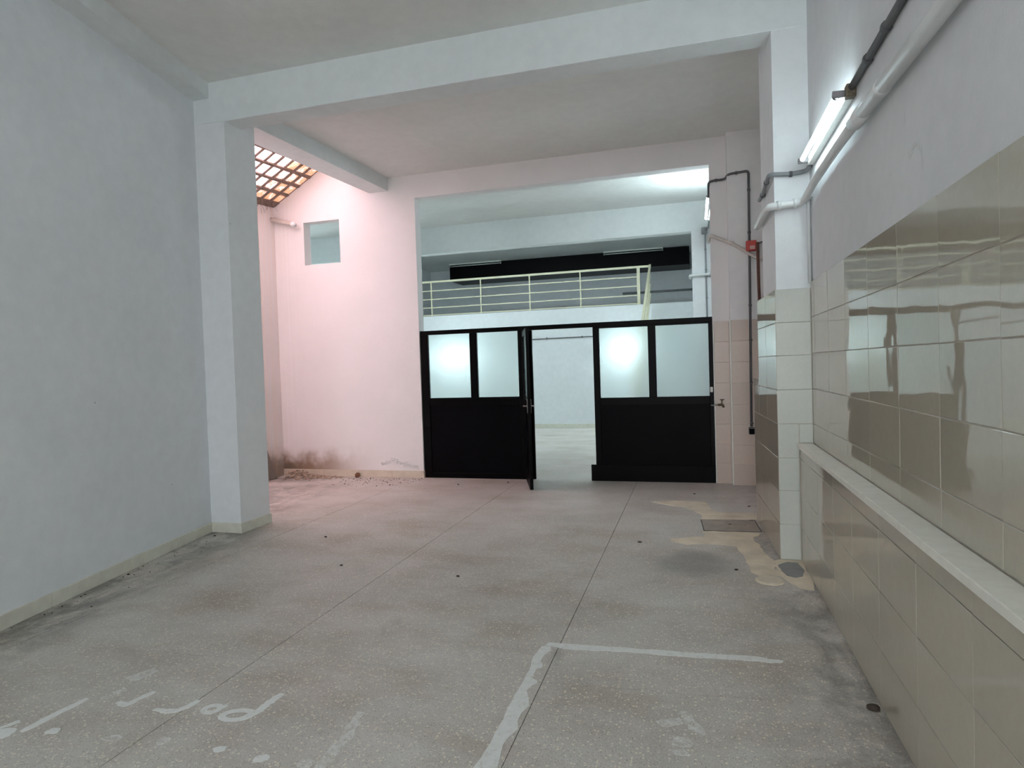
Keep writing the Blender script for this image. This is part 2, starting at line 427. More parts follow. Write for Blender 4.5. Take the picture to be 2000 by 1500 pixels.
# ------------------------------------------------------------------ floor
floor = mesh_obj('floor', prisms(([(-9.2, 5.3), (xl(5.3) - 0.2, 5.3), (xl(YB) - 0.2, YB), (1.15, YB), (1.15, 21.4), (-9.2, 21.4)], -0.12, -0.006)), M_joint)
struct(floor, 'worn grey terrazzo floor with thin joints between its large panels')
TS = 0.058
def panel(x0, x1, ya, yb, g=0.0022, gy=0.0014):
    x0 += g; x1 -= g
    q = [(x0, ya + TS * x0 + gy), (x1, ya + TS * x1 + gy), (x1, yb + TS * x1 - gy), (x0, yb + TS * x0 - gy)]
    return mesh_obj('terrazzo_panel', prisms((q, -0.02, 0.0)), M_terrazzo, floor)
xs = [-7.30, -5.67, -4.04, -2.41, -0.78, 1.10]
ys = [YB, -2.86, -1.36, 0.14, 1.64, 3.135, 4.625, 6.12, 7.60, 8.83]
for i in range(len(xs) - 1):
    for j in range(len(ys) - 1):
        if xs[i + 1] < xl(max(ys[j], YB)) - 0.3 and ys[j + 1] < 5.4: continue
        g = 0.0026 if i in (2, 3) else 0.0015
        panel(xs[i], xs[i + 1], ys[j], ys[j + 1], g, 0.0013 if ys[j + 1] < 5 else 0.0007)
q = [(-9.2, 8.83 + TS * -9.2), (1.1, 8.83 + TS * 1.1), (1.1, 16.3), (-9.2, 16.3)]
mesh_obj('terrazzo_panel', prisms((q, -0.02, 0.0)), M_terrazzo, floor)

# ------------------------------------------------------------------ near bay: left wall, ceiling, street wall
wl = mesh_obj('wall_left', prisms(([(xl(YP0), YP0), (xl(YB - .2), YB - .2), (xl(YB - .2) - .25, YB - .2), (xl(YP0) - .25, YP0)], 0, 4.75)), M_left)
struct(wl, 'plain pale grey-blue painted wall along the left side')
ce = mesh_obj('ceiling', prisms(([(-5.1, 5.60), (xl(YB) - .2, YB - .2), (1.15, YB - .2), (1.15, 5.60)], ZC1, ZC1 + 0.2)), M_ceil)
struct(ce, 'greyish white ceiling over the near part of the hall')
wb = mesh_obj('wall_front', boxes((xl(YB) - .3, -2.0, YB - .2, YB, 0, 4.75), (0.76, 1.15, YB - .2, YB, 0, 4.75), (-2.0, 0.76, YB - .2, YB, 4.1, 4.75)), M_wall)  # doorway added out of view to let sky light into the hall
struct(wb, 'unseen street-end wall with a wide doorway added to let sky light in')
gr = mesh_obj('ground', boxes((-14, 14, -22, YB - .2, -0.12, -0.02)), M_asphalt)
struct(gr, 'street paving outside the open doorway')

# concrete rib running along the top of the left wall
off = 0.19
bmL = prisms(([(xl(YP0), YP0), (xl(YB), YB), (xl(YB) + off, YB), (xl(YP0) + off, YP0)], 4.431, ZC1 + .05))
struct(mesh_obj('trim_1', bmL, M_beam), 'shallow concrete rib along the top of the left wall')

# left pillar, big cross beam
pl = mesh_obj('pillar', boxes((XL0 - 0.2, -4.494, YP0, 5.893, 0, 4.181), (XL0 - 0.2, -4.494, 5.695, 5.893, 4.181, ZC2 + .06)), M_wall)
struct(pl, 'left white pillar carrying the big cross beam')
be = mesh_obj('beam', bev(boxes((XL0 - 0.2, 1.0, YP0, 5.696, 4.18, ZC1 + 0.1)), 0.005), M_beam)
struct(be, 'big white cross beam spanning the hall')

# baseboards on the left
bb = mesh_obj('baseboard_left', prisms(([(xl(5.42) - .02, 5.42), (xl(YB) - .02, YB), (xl(YB) + .006, YB), (xl(5.42) + .006, 5.42)], 0, 0.097)), M_grout)
struct(bb, 'cream tile baseboard along the left wall')
jy = [YB, -4.34, -3.86, -3.38, -2.9, -2.42, -1.94, -1.46, -.98, -.5, -.02, .46, .94, 1.45, 1.94, 2.43, 2.91, 3.397, 3.877, 4.367, 4.842, 5.428]
for a, b in zip(jy, jy[1:]):
    a += .0015; b -= .0015
    mesh_obj('baseboard_tile', bev(prisms(([(xl(b) - .004, b), (xl(a) - .004, a), (xl(a) + .014, a), (xl(b) + .014, b)], 0.0, 0.10)), 0.002), M_base, bb)
pb = mesh_obj('baseboard_pillar', boxes((XL0 - .01, -4.488, YP0 - .006, 5.90, 0, .092)), M_grout); struct(pb, 'cream tile baseboard around the left pillar')
mesh_obj('baseboard_tile', bev(boxes((xl(5.42) + .012, -4.478, YP0 - .016, YP0 + .004, 0, .10)), .002), M_base, pb)
mesh_obj('baseboard_tile', bev(boxes((-4.497, -4.478, YP0 + .006, 5.905, 0, .10)), .002), M_base, pb)

# ------------------------------------------------------------------ right wall with glazed tiles
wr = mesh_obj('wall_right', boxes((XR, 1.15, YB - .2, YF, 0, 4.75)), M_grimy_dim)
struct(wr, 'right wall, white plaster above glossy beige tiles')
def shared_tile(cache, dims, mat, b=0.0018):
    key = (tuple(round(d, 3) for d in dims), mat.name)
    if key not in cache:
        bm = bev(boxes((-dims[0] / 2, dims[0] / 2, -dims[1] / 2, dims[1] / 2, -dims[2] / 2, dims[2] / 2)), b)
        bmesh.ops.recalc_face_normals(bm, faces=bm.faces[:])
        me = bpy.data.meshes.new('glazed_tile'); bm.to_mesh(me); bm.free(); me.materials.append(mat); cache[key] = me
    return cache[key]
TC = {}
def tile(parent, c, dims, mat, rz=0.0, jitter=0.0035, name='glazed_tile'):
    o = bpy.data.objects.new(name, shared_tile(TC, dims, mat)); COL.objects.link(o)
    o.parent = parent; o.location = c
    o.rotation_euler = (random.gauss(0, jitter) * (0 if dims[1] < dims[0] and rz else 1), random.gauss(0, jitter * .8), rz + random.gauss(0, jitter * .8))
    return o
G = 0.004
gb = mesh_obj('grout_bed', boxes((XR - .0065, XR + .01, YB, YP0 + .02, 0.90, 2.195)), M_grout, wr)
tv = [5.432, 5.30, 4.79, 4.28, 3.757, 3.243, 2.745, 2.243, 1.74, 1.235, .73, .225, -.28, -.785, -1.29, -1.795, -2.3, -2.805, -3.31, -3.815, -4.32, -4.825, YB + .005]
tz = [2.20, 1.925, 1.643, 1.365, 1.088, 0.936]
for a, b in zip(tv, tv[1:]):
    for c, d in zip(tz, tz[1:]):
        tile(wr, (XR - .006, (a + b) / 2, (c + d) / 2), (0.012, a - b - G, c - d - G), M_tile)
lw = mesh_obj('low_wall', boxes((0.797, XR + .01, YB, YP0 + .02, 0, 0.895)), M_grout, wr)
lv = [5.432, 5.20, 4.70, 4.19, 3.72, 3.21, 2.70, 2.19, 1.68, 1.17, .66, .15, -.36, -.87, -1.38, -1.89, -2.4, -2.9, -3.41, -3.92, -4.43, YB + .005]
lz = [0.894, 0.816, 0.533, 0.262, 0.003]
for a, b in zip(lv, lv[1:]):
    for c, d in zip(lz, lz[1:]):
        tile(wr, (0.792, (a + b) / 2, (c + d) / 2), (0.012, a - b - .003, c - d - .003), M_tile, jitter=0.0025)
jw = [5.431, 3.62, 1.8, -.02, -1.9, -3.8, YB + .005]
for a, b in zip(jw, jw[1:]):
    mesh_obj('sill_slab', bev(boxes((0.770, XR - .013, b + .0012, a - .0012, 0.897, 0.934)), .004, 2), M_sill, wr)

# right pillar and the low tiled pier behind it
def xs_(y): return 0.628 - 0.043 * (y - 5.43)        # tiled left face
pr = mesh_obj('pillar', prisms(([(xs_(5.442) + .013, 5.442), (XR + .02, 5.442), (XR + .02, 6.10), (xs_(6.10) + .013, 6.10)], 0, 4.30),
                               ([(xs_(6.10) + .013, 6.10), (XR + .02, 6.10), (XR + .02, 6.415), (xs_(6.415) + .013, 6.415)], 0, 2.165),
                               ([(xs_(6.415) + .013, 6.415), (XR + .02, 6.415), (XR + .02, 6.77), (xs_(6.77) + .013, 6.77)], 0, 1.42)), M_wall)
struct(pr, 'right white pillar with pale tiles on its lower half')
pz = [2.155, 1.891, 1.630, 1.360, 1.089, 0.818, 0.556, 0.285, 0.003]
mesh_obj('grout_bed', boxes((0.640, 0.894, 5.4365, 5.45, 0, 2.15)), M_grout, pr)
for c, d in zip(pz, pz[1:]):
    x1 = 0.886 if d > 0.9 else (0.782 if c < 0.95 else 0.77)
    if c > 0.93 > d:
        tile(pr, ((0.630 + .784) / 2, 5.436, (c + d) / 2), (.784 - .630 - .003, .012, c - d - .003), M_tile_pale, 0.0001, .0015)
    else:
        tile(pr, ((0.630 + x1) / 2, 5.436, (c + d) / 2), (x1 - .630 - .003, .012, c - d - .003), M_tile_pale, 0.0001, .0015)
tile(pr, ((.788 + .886) / 2, 5.436, (.938 + 1.087) / 2), (.098, .012, .147), M_tile_pale, 0.0001, .0015)
ang = math.atan2(0.043, 1.0)
gp = prisms(([(xs_(5.445) + .0065, 5.445), (xs_(5.445) + .02, 5.445), (xs_(6.415) + .02, 6.415), (xs_(6.415) + .0065, 6.415)], 0, 2.16),
            ([(xs_(6.415) + .0065, 6.415), (xs_(6.415) + .02, 6.415), (xs_(6.765) + .02, 6.765), (xs_(6.765) + .0065, 6.765)], 0, 1.415))
mesh_obj('grout_bed', gp, M_grout, pr)
for (a, b, top) in ((5.431, 5.95, 2.2), (5.95, 6.42, 2.2), (6.42, 6.775, 1.43)):
    for c, d in zip(pz, pz[1:]):
        if c > top: continue
        if top < 2 and c < 1.43 and c > 1.30: c = 1.425
        ym = (a + b) / 2
        tile(pr, (xs_(ym) + .006, ym, (c + d) / 2), (0.012, b - a - .0035, c - d - .0035), M_tile, ang, 0.003)

# ------------------------------------------------------------------ middle bay
c2 = mesh_obj('ceiling', boxes((-4.95, 1.1, 5.60, YF + .02, ZC2, ZC2 + .2)), M_ceil)
struct(c2, 'white ceiling of the middle bay, pinkish towards the light well')
bm2 = prisms(([(-4.549 - .0, 5.69), (-4.347, YF + .02), (-4.662, YF + .02), (-4.93, 5.69)], 4.31, ZC2 + .05))
struct(mesh_obj('beam', bev(bm2, .004), M_beam), 'white beam between the middle bay and the light well')
bm3 = prisms(([(-4.78, 5.435), (-4.50, YF + .02), (-4.662, YF + .02), (-4.95, 5.435)], 4.52, 5.7), ([(-4.29, 2.3), (-4.90, 5.43), (-4.95, 5.43), (-5.17, 2.3)], 4.45, 5.7))
struct(mesh_obj('wall_well_upper', bm3, M_well), 'upstand wall above the light well beam')

# back wall of the middle bay (holds the opening and the little window)
wx0, wx1, wz0, wz1 = -5.825, -5.195, 3.31, 3.975
bw = boxes((-7.2, wx0, YF, YF2, 0, 5.7), (wx1, XO0, YF, YF2, 0, 5.7), (wx0, wx1, YF, YF2, 0, wz0), (wx0, wx1, YF, YF2, wz1, 5.7),
           (XO0, XO1, YF, YF2, ZO, 4.75), (XO1, 1.15, YF, YF2, 0, 4.75))
wk = mesh_obj('wall_back', bw, M_well)
struct(wk, 'wall with the big opening, mouldy at the foot by the light well')
pi = mesh_obj('trim_2', boxes((0.456, XR + .01, 8.612, YF + .01, 0, ZC2)), M_warm); struct(pi, 'shallow pilaster in the right corner beside the black partition')
fz = [2.125, 1.857, 1.588, 1.322, 1.042, 0.780, 0.518, 0.270, 0.003]
mesh_obj('grout_bed', boxes((0.250, 0.449, YF - .0055, YF + .01, 0, 2.12)), M_grout, wk)
mesh_obj('grout_bed', boxes((0.456, XR, 8.6065, 8.63, 0, 2.12)), M_grout, pi)
for c, d in zip(fz, fz[1:]):
    tile(wk, ((0.258 + .442) / 2, YF - .005, (c + d) / 2), (.442 - .258, .012, c - d - .003), M_tile_far, 0.0001, .001)
    tile(pi, ((0.463 + .885) / 2, 8.607, (c + d) / 2), (.885 - .463, .012, c - d - .003), M_tile_far, 0.0001, .001)
# pale edge strips on the tile corners
mesh_obj('edge_strip', boxes((0.247, 0.255, YF - .016, YF, 0, 2.13)), M_sill, wk)
mesh_obj('edge_strip', boxes((0.447, 0.459, 8.597, 8.63, 0, 2.13)), M_sill, pi)

# blistered paint flakes near the foot of the wall
fl = NB(); rf = random.Random(11)
for k in range(60):
    x = rf.uniform(-4.62, -4.02); top = .15 + .12 * max(0, 1 - abs(x + 4.42) / .33)
    z = top + rf.gauss(0, .016); w_ = rf.uniform(.008, .028); h_ = rf.uniform(.006, .016)
    p = [(x - w_, YF - .001, z - h_), (x + w_, YF - .001, z - h_ * rf.uniform(.4, 1)), (x + w_ * .7, YF - rf.uniform(.006, .016), z + h_), (x - w_ * .6, YF - rf.uniform(.006, .016), z + h_ * .8)]
    q = [fl.verts.new(c_) for c_ in p] ; q2 = [fl.verts.new((c_[0], c_[1] + .0015, c_[2] - .001)) for c_ in p]
    fl.faces.new(q); fl.faces.new(q2[::-1])
    for i in range(4): fl.faces.new((q[i], q[(i + 1) % 4], q2[(i + 1) % 4], q2[i]))
mesh_obj('paint_flakes', fl, M_warm, wk)['kind'] = 'stuff'

# light well: side wall, near wall
ws = mesh_obj('wall_well_side', prisms(([(-6.352, YF + .02), (-6.352 - .079 * 6.4, YF - 6.38), (-7.2, YF - 6.38), (-6.65, YF + .02)], 0, 4.26)), M_well_side)
struct(ws, 'side wall of the light well with rusty run marks')
wn = mesh_obj('wall_well_near', boxes((-7.2, xl(2.4) - .1, 2.2, 2.62, 0, 5.7)), M_well_side); struct(wn, 'near wall of the light well')
# baseboard under the pink-lit wall
wbb = mesh_obj('baseboard_back', boxes((-6.36, XO0 + .004, YF - .007, YF + .01, 0, .097)), M_grout); struct(wbb, 'dusty cream tile baseboard under the pink-lit wall')
jx = [-6.35, -5.62, -5.02, -4.44, -3.915]
for a, b in zip(jx, jx[1:]):
    mesh_obj('baseboard_tile', bev(boxes((a + .0015, b - .0015, YF - .022, YF + .004, 0, .104)), .002), M_base_pink, wbb)
mesh_obj('baseboard_tile', bev(boxes((XO0 - .004, XO0 + .012, YF - .02, YF2, 0, .104)), .002), M_base_pink, wbb)

# skylight of glass blocks between concrete ribs
A = Vector((-6.37, 8.70, 4.285)); U = Vector((.866, 0, .5)); V = Vector((.079, 1, .05))
Un = U.normalized(); Vn = (V - Un * V.dot(Un)).normalized(); N = Un.cross(Vn).normalized()
sky_r = bpy.data.objects.new('window_1', None); COL.objects.link(sky_r); sky_r.location = A
struct(sky_r, 'sloping skylight of dirty glass blocks set in concrete ribs over the light well')
def sp(u, v, w=0.0): return A + U * u + V * v + N * w
us = [0.085 + .235 * k for k in range(9)]
vv = [0.05 - .205 * k for k in range(31)]
mesh_obj('kerb', bar(sp(-.12, vv[0] + .05), sp(-.12, vv[-1] - .05), .42, .06, N), M_rib, sky_r)
for i, u in enumerate(us):
    mesh_obj('concrete_rib', bar(sp(u, vv[0] + .05), sp(u, vv[-1] - .05), .042 if i else .10, .07, N), M_rib, sky_r)
for k, v in enumerate(vv):
    mesh_obj('concrete_rib', bar(sp(us[0] - .1, v, .003), sp(us[-1] + .05, v, .003), .034 if k else .07, .058, N), M_rib, sky_r)
gbm = bev(boxes((-.098, .098, -.0865, .0865, -.022, .030)), .016, 2)
bmesh.ops.delete(gbm, geom=[f for f in gbm.faces if f.calc_center_median().z > .005], context='FACES')   # hollow moulded lens, open above
gme = bpy.data.meshes.new('glass_block'); bmesh.ops.recalc_face_normals(gbm, faces=gbm.faces[:]); gbm.to_mesh(gme); gbm.free(); gme.materials.append(M_gblock)
RB = Matrix((Un, Vn, N)).transposed().to_4x4()
for i in range(len(us) - 1):
    for k in range(len(vv) - 1):
        o = bpy.data.objects.new('glass_block', gme); COL.objects.link(o); o.parent = sky_r
        p = sp((us[i] + us[i + 1]) / 2, (vv[k] + vv[k + 1]) / 2) - A
        mm = RB.copy(); mm.translation = p; o.matrix_local = mm
# sooty fibres hanging at the low edge
fb = NB()
for k in range(46):
    v = random.uniform(-1.3, 0.0); u = random.uniform(-.04, .16)
    p = sp(u, v, -.04); q = [p]
    for s in range(4):
        q.append(q[-1] + Vector((random.uniform(-.03, .03), random.uniform(-.03, .03), -random.uniform(.005, .045))))
    sweep(fb, q, random.uniform(.0012, .003), 4)
fbo = mesh_obj('root_fibres', fb, M_web, sky_r); fbo['kind'] = 'stuff'

# ------------------------------------------------------------------ far hall behind the partition
c3 = mesh_obj('ceiling', boxes((-9.2, 1.1, YF2, 12.05, ZC3, ZC3 + .15)), M_ceil); struct(c3, 'ceiling of the far hall lit by a tube lamp')
b3 = mesh_obj('beam', bev(boxes((-9.2, 0.60, 12.0, 12.22, 3.965, 5.3)), .004), M_beam); struct(b3, 'white beam of the far hall seen above the partition')
p3 = mesh_obj('pillar', boxes((0.005, 0.60, 12.0, 12.3, 0, 3.966)), M_wall); struct(p3, 'white pillar of the far hall at the right end of its beam')
w3 = mesh_obj('wall_far_right', boxes((0.325, .6, YF2, 21.4, 0, 5.3)), M_wall); struct(w3, 'right wall of the far hall')
w4 = mesh_obj('wall_far_left', boxes((-9.3, -9.0, YF2 - .2, 21.4, 0, 5.7)), M_wall); struct(w4, 'left wall of the far hall')
w4b = mesh_obj('wall_far_corner', boxes((-9.2, -7.1, YF, YF2, 0, 5.7)), M_wall); struct(w4b, 'wall closing the far hall beside the light well')
c4 = mesh_obj('ceiling', boxes((-9.2, .6, 12.15, 21.4, 5.12, 5.3)), M_ceil); struct(c4, 'dim ceiling over the mezzanine')
w5 = mesh_obj('wall_far_back', boxes((-9.2, .6, 21.2, 21.4, 0, 5.3)), M_wall); struct(w5, 'back wall of the mezzanine')
w6 = mesh_obj('wall_mezzanine', boxes((-9.1, .33, 16.2, 16.35, 0, 3.09), (-9.1, .33, 16.34, 21.3, 2.92, 3.09)), M_wall); struct(w6, 'white wall carrying the mezzanine floor')
bb2 = mesh_obj('baseboard_far', boxes((-9, .37, 16.19, 16.21, 0, .10)), M_base); struct(bb2, 'cream baseboard at the far wall behind the open door')
for k in range(10):
    x = -8.5 + k * .98
    mesh_obj('baseboard_tile', bev(boxes((x + .002, x + .978 if x + .978 < .37 else .368, 16.18, 16.2, 0, .112)), .002), M_base, bb2)

# ------------------------------------------------------------------ black glazed partition
PT0, PT1 = 8.752, 8.802
part = thing('glazed_partition', 'black framed partition with four frosted panes across the big opening', 'partition', (-1.84, 8.777, 0))
def pb_(name, x0, x1, z0, z1, y0=PT0, y1=PT1, m=M_black, b=.003):
    return mesh_obj(name, bev(boxes((x0, x1, y0, y1, z0, z1)), b), m, part)
pb_('top_rail', XO0 + .003, XO1 - .003, 2.130, 2.192)
pb_('stile', XO0 + .003, -3.800, 0.0, 2.130)
pb_('mullion', -3.146, -3.034, 1.175, 2.130)
pb_('stile', -2.414, -2.335, 0.0, 2.130)
pb_('stile', -2.333, -2.212, 0.0, 2.130, PT0 + .03, PT1 + .015)
pb_('stile', -1.337, -1.252, 0.0, 2.130)
pb_('mullion', -0.592, -0.490, 1.150, 2.112)
pb_('stile', 0.190, XO1 - .003, 0.0, 2.130)
pb_('mid_rail', -3.800, -2.414, 1.075, 1.176)
pb_('mid_rail', -1.252, 0.190, 1.045, 1.150)
pb_('bottom_rail', -3.800, -2.414, 0.0, 0.075)
pb_('bottom_rail', -1.405, XO1 - .003, 0.0, 0.225, PT0 - .012, PT0 + .012)
pb_('lower_panel', -3.800, -2.414, 0.07, 1.08, PT0 + .014, PT1 - .012, M_blackpanel)
pb_('lower_panel', -1.252, 0.190, 0.0, 1.05, PT0 + .002, PT1 - .012, M_blackpanel)
for x0, x1 in ((-3.800, -3.146), (-3.034, -2.414)):
    pb_('glazing_bead', x0, x1, 1.172, 1.190, PT0 + .012, PT1 - .004)
for x0, x1, z0, z1 in ((-3.798, -3.148, 1.178, 2.132), (-3.032, -2.416, 1.178, 2.132), (-1.250, -0.594, 1.152, 2.114), (-0.488, 0.188, 1.152, 2.114)):
    g = pb_('glass_pane', x0, x1, z0, z1, 8.772, 8.778, M_frost, .0005)
    g['label'] = 'frosted patterned glass pane'
tr = pb_('glazing_bead', -1.252, 0.190, 2.108, 2.132)
# little white sensor on the right stile
pb_('latch_plate', 0.196, 0.232, 1.20, 1.27, PT0 - .018, PT0, M_white_pl, .006)['label'] = 'small white plastic latch plate'

# open door leaf
H0 = Vector((-2.322, 8.722, 0)); H1 = Vector((-2.062, 7.950, 0))
ddir = (H1 - H0); DW = ddir.length; ddir.normalize()
dn = Vector((ddir.y, -ddir.x, 0))         # towards the left
DM = Matrix((ddir, -dn, Vector((0, 0, 1)))).transposed().to_4x4(); DM.translation = H0
door = thing('door_1', 'narrow black door leaf with frosted pane standing open towards the hall', 'door', H0)
del door['category']
struct(door)
def dp(name, a, b, z0, z1, t0=-.022, t1=.022, m=M_black, bw_=.003):
    return mesh_obj(name, tf(bev(boxes((a, b, t0, t1, z0, z1)), bw_), DM), m, door)
dp('stile', 0, .085, .012, 2.118); dp('stile', DW - .085, DW, .012, 2.118)
dp('top_rail', .085, DW - .085, 2.03, 2.118); dp('mid_rail', .085, DW - .085, 1.06, 1.175); dp('bottom_rail', .085, DW - .085, .012, .20)
dp('lower_panel', .083, DW - .083, .19, 1.07, -.012, .012, M_blackpanel)
dp('glass_pane', .083, DW - .083, 1.17, 2.035, -.003, .003, M_frost, .0005)
for s in (-1, 1):
    hp = dp('handle_plate', DW - .062, DW - .024, 1.01, 1.19, s * .022, s * .027, M_steel, .001)
    p = DM @ Vector((DW - .043, s * .026, 1.10)); q_ = DM @ Vector((DW - .043, s * .066, 1.10)); r_ = DM @ Vector((DW - .150, s * .066, 1.095))
    mesh_obj('door_handle', tube([p, q_, r_], .0095, 8, .015), M_steel, hp, True)
for z in (.25, 1.0, 1.85):
    p = DM @ Vector((-.008, 0, z))
    mesh_obj('hinge', tube([p, p + Vector((0, 0, .1))], .010, 8), M_black, door, True)

# ------------------------------------------------------------------ mezzanine: railing, stairs, black box, lamps
RY = 16.24
rail = thing('mezzanine_railing', 'cream tube railing along the mezzanine edge', 'railing', (-4, RY, 3.09))
mesh_obj('handrail', bar((-8.99, RY, 4.03), (-1.03, RY, 4.03), .05, .05), M_cream, rail)
for z in (3.785, 3.555, 3.325, 3.12):
    mesh_obj('rail', bar((-8.99, RY, z), (-1.29, RY, z), .026, .026), M_cream, rail)
for x in (-8.3, -6.89, -5.46, -4.105, -2.76):
    mesh_obj('post', bar((x, RY, 3.09), (x, RY, 4.01), .03, .03), M_cream, rail)
mesh_obj('post', bar((-1.29, RY, 3.09), (-1.29, RY, 4.05), .075, .06), M_cream, rail)
NS = 17
stair = thing('staircase', 'white straight staircase climbing to the mezzanine on the right', 'staircase', (-.45, 13.3, 0))
rise = 3.09 / NS; run = .335
for k in range(NS - 1):
    z = 3.09 - rise * (k + 1); y1 = 16.19 - run * k
    mesh_obj('step', boxes((-.96, .0, y1 - run - .02, y1, max(z - .32, 0), z)), M_wall, stair)
srl = thing('stair_railing', 'cream handrail running down beside the stairs', 'railing', (-1.0, 13.5, 0))
def szs(y): return 3.09 - rise / run * (16.2 - y)
for dz, w in ((.94, .05), (.70, .026), (.47, .026), (.24, .026)):
    mesh_obj('handrail' if dz > .9 else 'rail', bar((-1.0, RY, szs(RY) + dz), (-1.0, 11.2, szs(11.2) + dz), w, w), M_cream, srl)
for y in (15.0, 13.4, 11.9):
    mesh_obj('post', bar((-1.0, y, max(szs(y) - .1, 0.05)), (-1.0, y, szs(y) + .94), .03, .03), M_cream, srl)
hd = mesh_obj('ventilation_box', bev(boxes((-7.80, -0.06, 20.0, 21.2, 4.575, 5.115)), .01), M_black)
tag(hd, 'long black box hanging high against the mezzanine back wall', 'duct')
pp = mesh_obj('wall_pipe', tube([(-2.2, 21.15, 3.93), (.36, 21.15, 3.93)], .035, 8), M_conduit_lt, None, True); tag(pp, 'thin grey pipe low on the mezzanine back wall', 'pipe')
pp2 = thing('wall_pipe', 'thin dark pipe across the far wall seen through the open door', 'pipe', (-4, 16.17, 2.34))
mesh_obj('pipe_run', tube([(-8.9, 16.17, 2.31), (.36, 16.17, 2.36)], .014, 8), M_conduit, pp2, True)
for x in (-7.5, -6.3, -4.9, -3.68, -2.75, -1.4):
    mesh_obj('clip', boxes((x, x + .03, 16.155, 16.2, 2.318, 2.37)), M_conduit, pp2)

# ------------------------------------------------------------------ fluorescent lamps
def lamp(label, loc, along, outv, lit=True, L=1.26, group=None, brown=False, far=False, bright=False):
    """tube batten: 'loc' centre on the mounting surface, tube along 'along', standing off along 'outv'"""
    a = Vector(along).normalized(); o = Vector(outv).normalized(); u = o.cross(a)
    MM = Matrix((a, o, u)).transposed().to_4x4(); MM.translation = Vector(loc)
    t = thing('fluorescent_lamp', label, 'lamp', loc, group)
    def lp(name, bm, m, sm=False): return mesh_obj(name, tf(bm, MM), m, t, sm)
    lp('housing', bev(boxes((-L / 2, L / 2, 0, .045, -.032, .032)), .004), M_housing)
    tb = sweep(NB(), [Vector((-L / 2 + .03, .088, 0)), Vector((L / 2 - .03, .088, 0))], .0165, 12)
    to = lp('tube', tb, (M_tube_far if far else M_tube_added if bright else M_tube) if lit else M_offtube, True)
    for s in (-1, 1):
        mesh_obj('tube_cap', tf(sweep(NB(), [Vector((s * (L / 2 - .032), .088, 0)), Vector((s * (L / 2 - .058), .088, 0))], .0175, 12), MM), M_steel, to, True)
        h = sweep(NB(), [Vector((s * (L / 2 - .014), .04, 0)), Vector((s * (L / 2 - .014), .112, 0))], [.019, .021], 10)
        lp('lamp_holder', h, M_holder, True)
    if brown:
        lp('end_cap', bev(boxes((-L / 2 - .035, -L / 2 + .02, 0, .05, -.036, .036)), .004), M_brown)['label'] = 'grimy brown cable end cap'
    return t
lamp('lit tube lamp high on the right wall beside the pillar', (XR, 4.62, 3.085), (0, 1, 0), (-1, 0, 0), brown=True)
lamp('lit tube lamp of the far hall, just inside the big opening', (0.325, 10.0, 3.89), (0, 1, 0), (-1, 0, 0), L=1.5, far=True)
lamp('tube lamp behind the frosted panes left of the open door', (-6.2, 16.2, 1.98), (1, 0, 0), (0, -1, 0), L=1.2, far=True)
lamp('tube lamp behind the frosted panes right of the open door', (-1.60, 16.2, 1.98), (1, 0, 0), (0, -1, 0), L=1.0, far=True)
lamp('added unseen tube lamp on the hidden side of the pink-lit wall', (-7.6, YF2, 2.75), (1, 0, 0), (0, 1, 0), L=1.5, bright=True)  # added lamp out of view, brightens the far hall
lamp('added unseen tube lamp on the hidden back of the far beam, left one', (-5.4, 12.22, 4.36), (1, 0, 0), (0, 1, 0), L=1.5, far=True)  # added behind the beam to brighten the far back wall
lamp('added unseen tube lamp on the hidden back of the far beam, right one', (-2.2, 12.22, 4.36), (1, 0, 0), (0, 1, 0), L=1.5, far=True)  # second added lamp hidden by the beam, same purpose
lamp('added unseen tube lamp on the left wall of the far hall', (-9.0, 13.0, 2.75), (0, 1, 0), (1, 0, 0), L=1.5, far=True)  # unseen lamp added to lift the far hall from the left
lamp('unlit tube lamp above the left end of the black box', (-6.85, 19.86, 5.12), (1, 0, 0), (0, 0, -1), lit=False, L=1.8)
lamp('unlit tube lamp above the right end of the black box', (-1.72, 19.86, 5.12), (1, 0, 0), (0, 0, -1), lit=False, L=1.8)
lamp('added unseen tube lamp on the right wall just behind the viewer', (XR, -.6, 3.085), (0, 1, 0), (-1, 0, 0), bright=True)  # added out of view to light the left wall
lamp('added unseen tube lamp on the right wall near the street doorway', (XR, -3.2, 3.085), (0, 1, 0), (-1, 0, 0), bright=True)  # another unseen added lamp, evens the light in the near bay

# ------------------------------------------------------------------ conduits and pipes on the right
def run_(name, label, cat, pts, r, m, fr=.04, clips=(), clip_m=None, seg=10, loc=None):
    t = thing(name, label, cat, loc or pts[0])
    mesh_obj('pipe_run', tube(pts, r, seg, fr), m, t, True)
    for c, d in clips:
        c = Vector(c); d = Vector(d).normalized()
        mesh_obj('clip', sweep(NB(), [c - d * .011, c + d * .011], r * 1.38, seg), clip_m or m, t, True)
    return t
cx = XR - .022
run_('electrical_conduit', 'dark conduit running up the right wall to the tube lamp', 'conduit',
     [(cx, 3.98, 3.10), (cx, 3.55, 3.10), (cx, 1.5, 3.09), (cx, .10, 3.085)], .019, M_conduit, .02,
     [((cx, 3.62, 3.10), (0, 1, 0)), ((cx, 3.3, 3.10), (0, 1, 0)), ((cx, 2.2, 3.095), (0, 1, 0))])
run_('electrical_conduit', 'grey conduit bent round the right pillar below the tube lamp', 'conduit',
     [(XR - .02, 5.30, 3.06), (XR - .03, 5.418, 3.055), (.75, 5.418, 3.045), (.607, 5.418, 3.06), (.600, 5.50, 3.05), (.597, 5.85, 3.01), (.585, 6.00, 3.0)], .0165, M_conduit_lt, .05,
     [((.76, 5.418, 3.045), (1, 0, 0)), ((.600, 5.58, 3.04), (0, 1, 0)), ((.598, 5.86, 3.01), (0, 1, 0))], M_conduit)
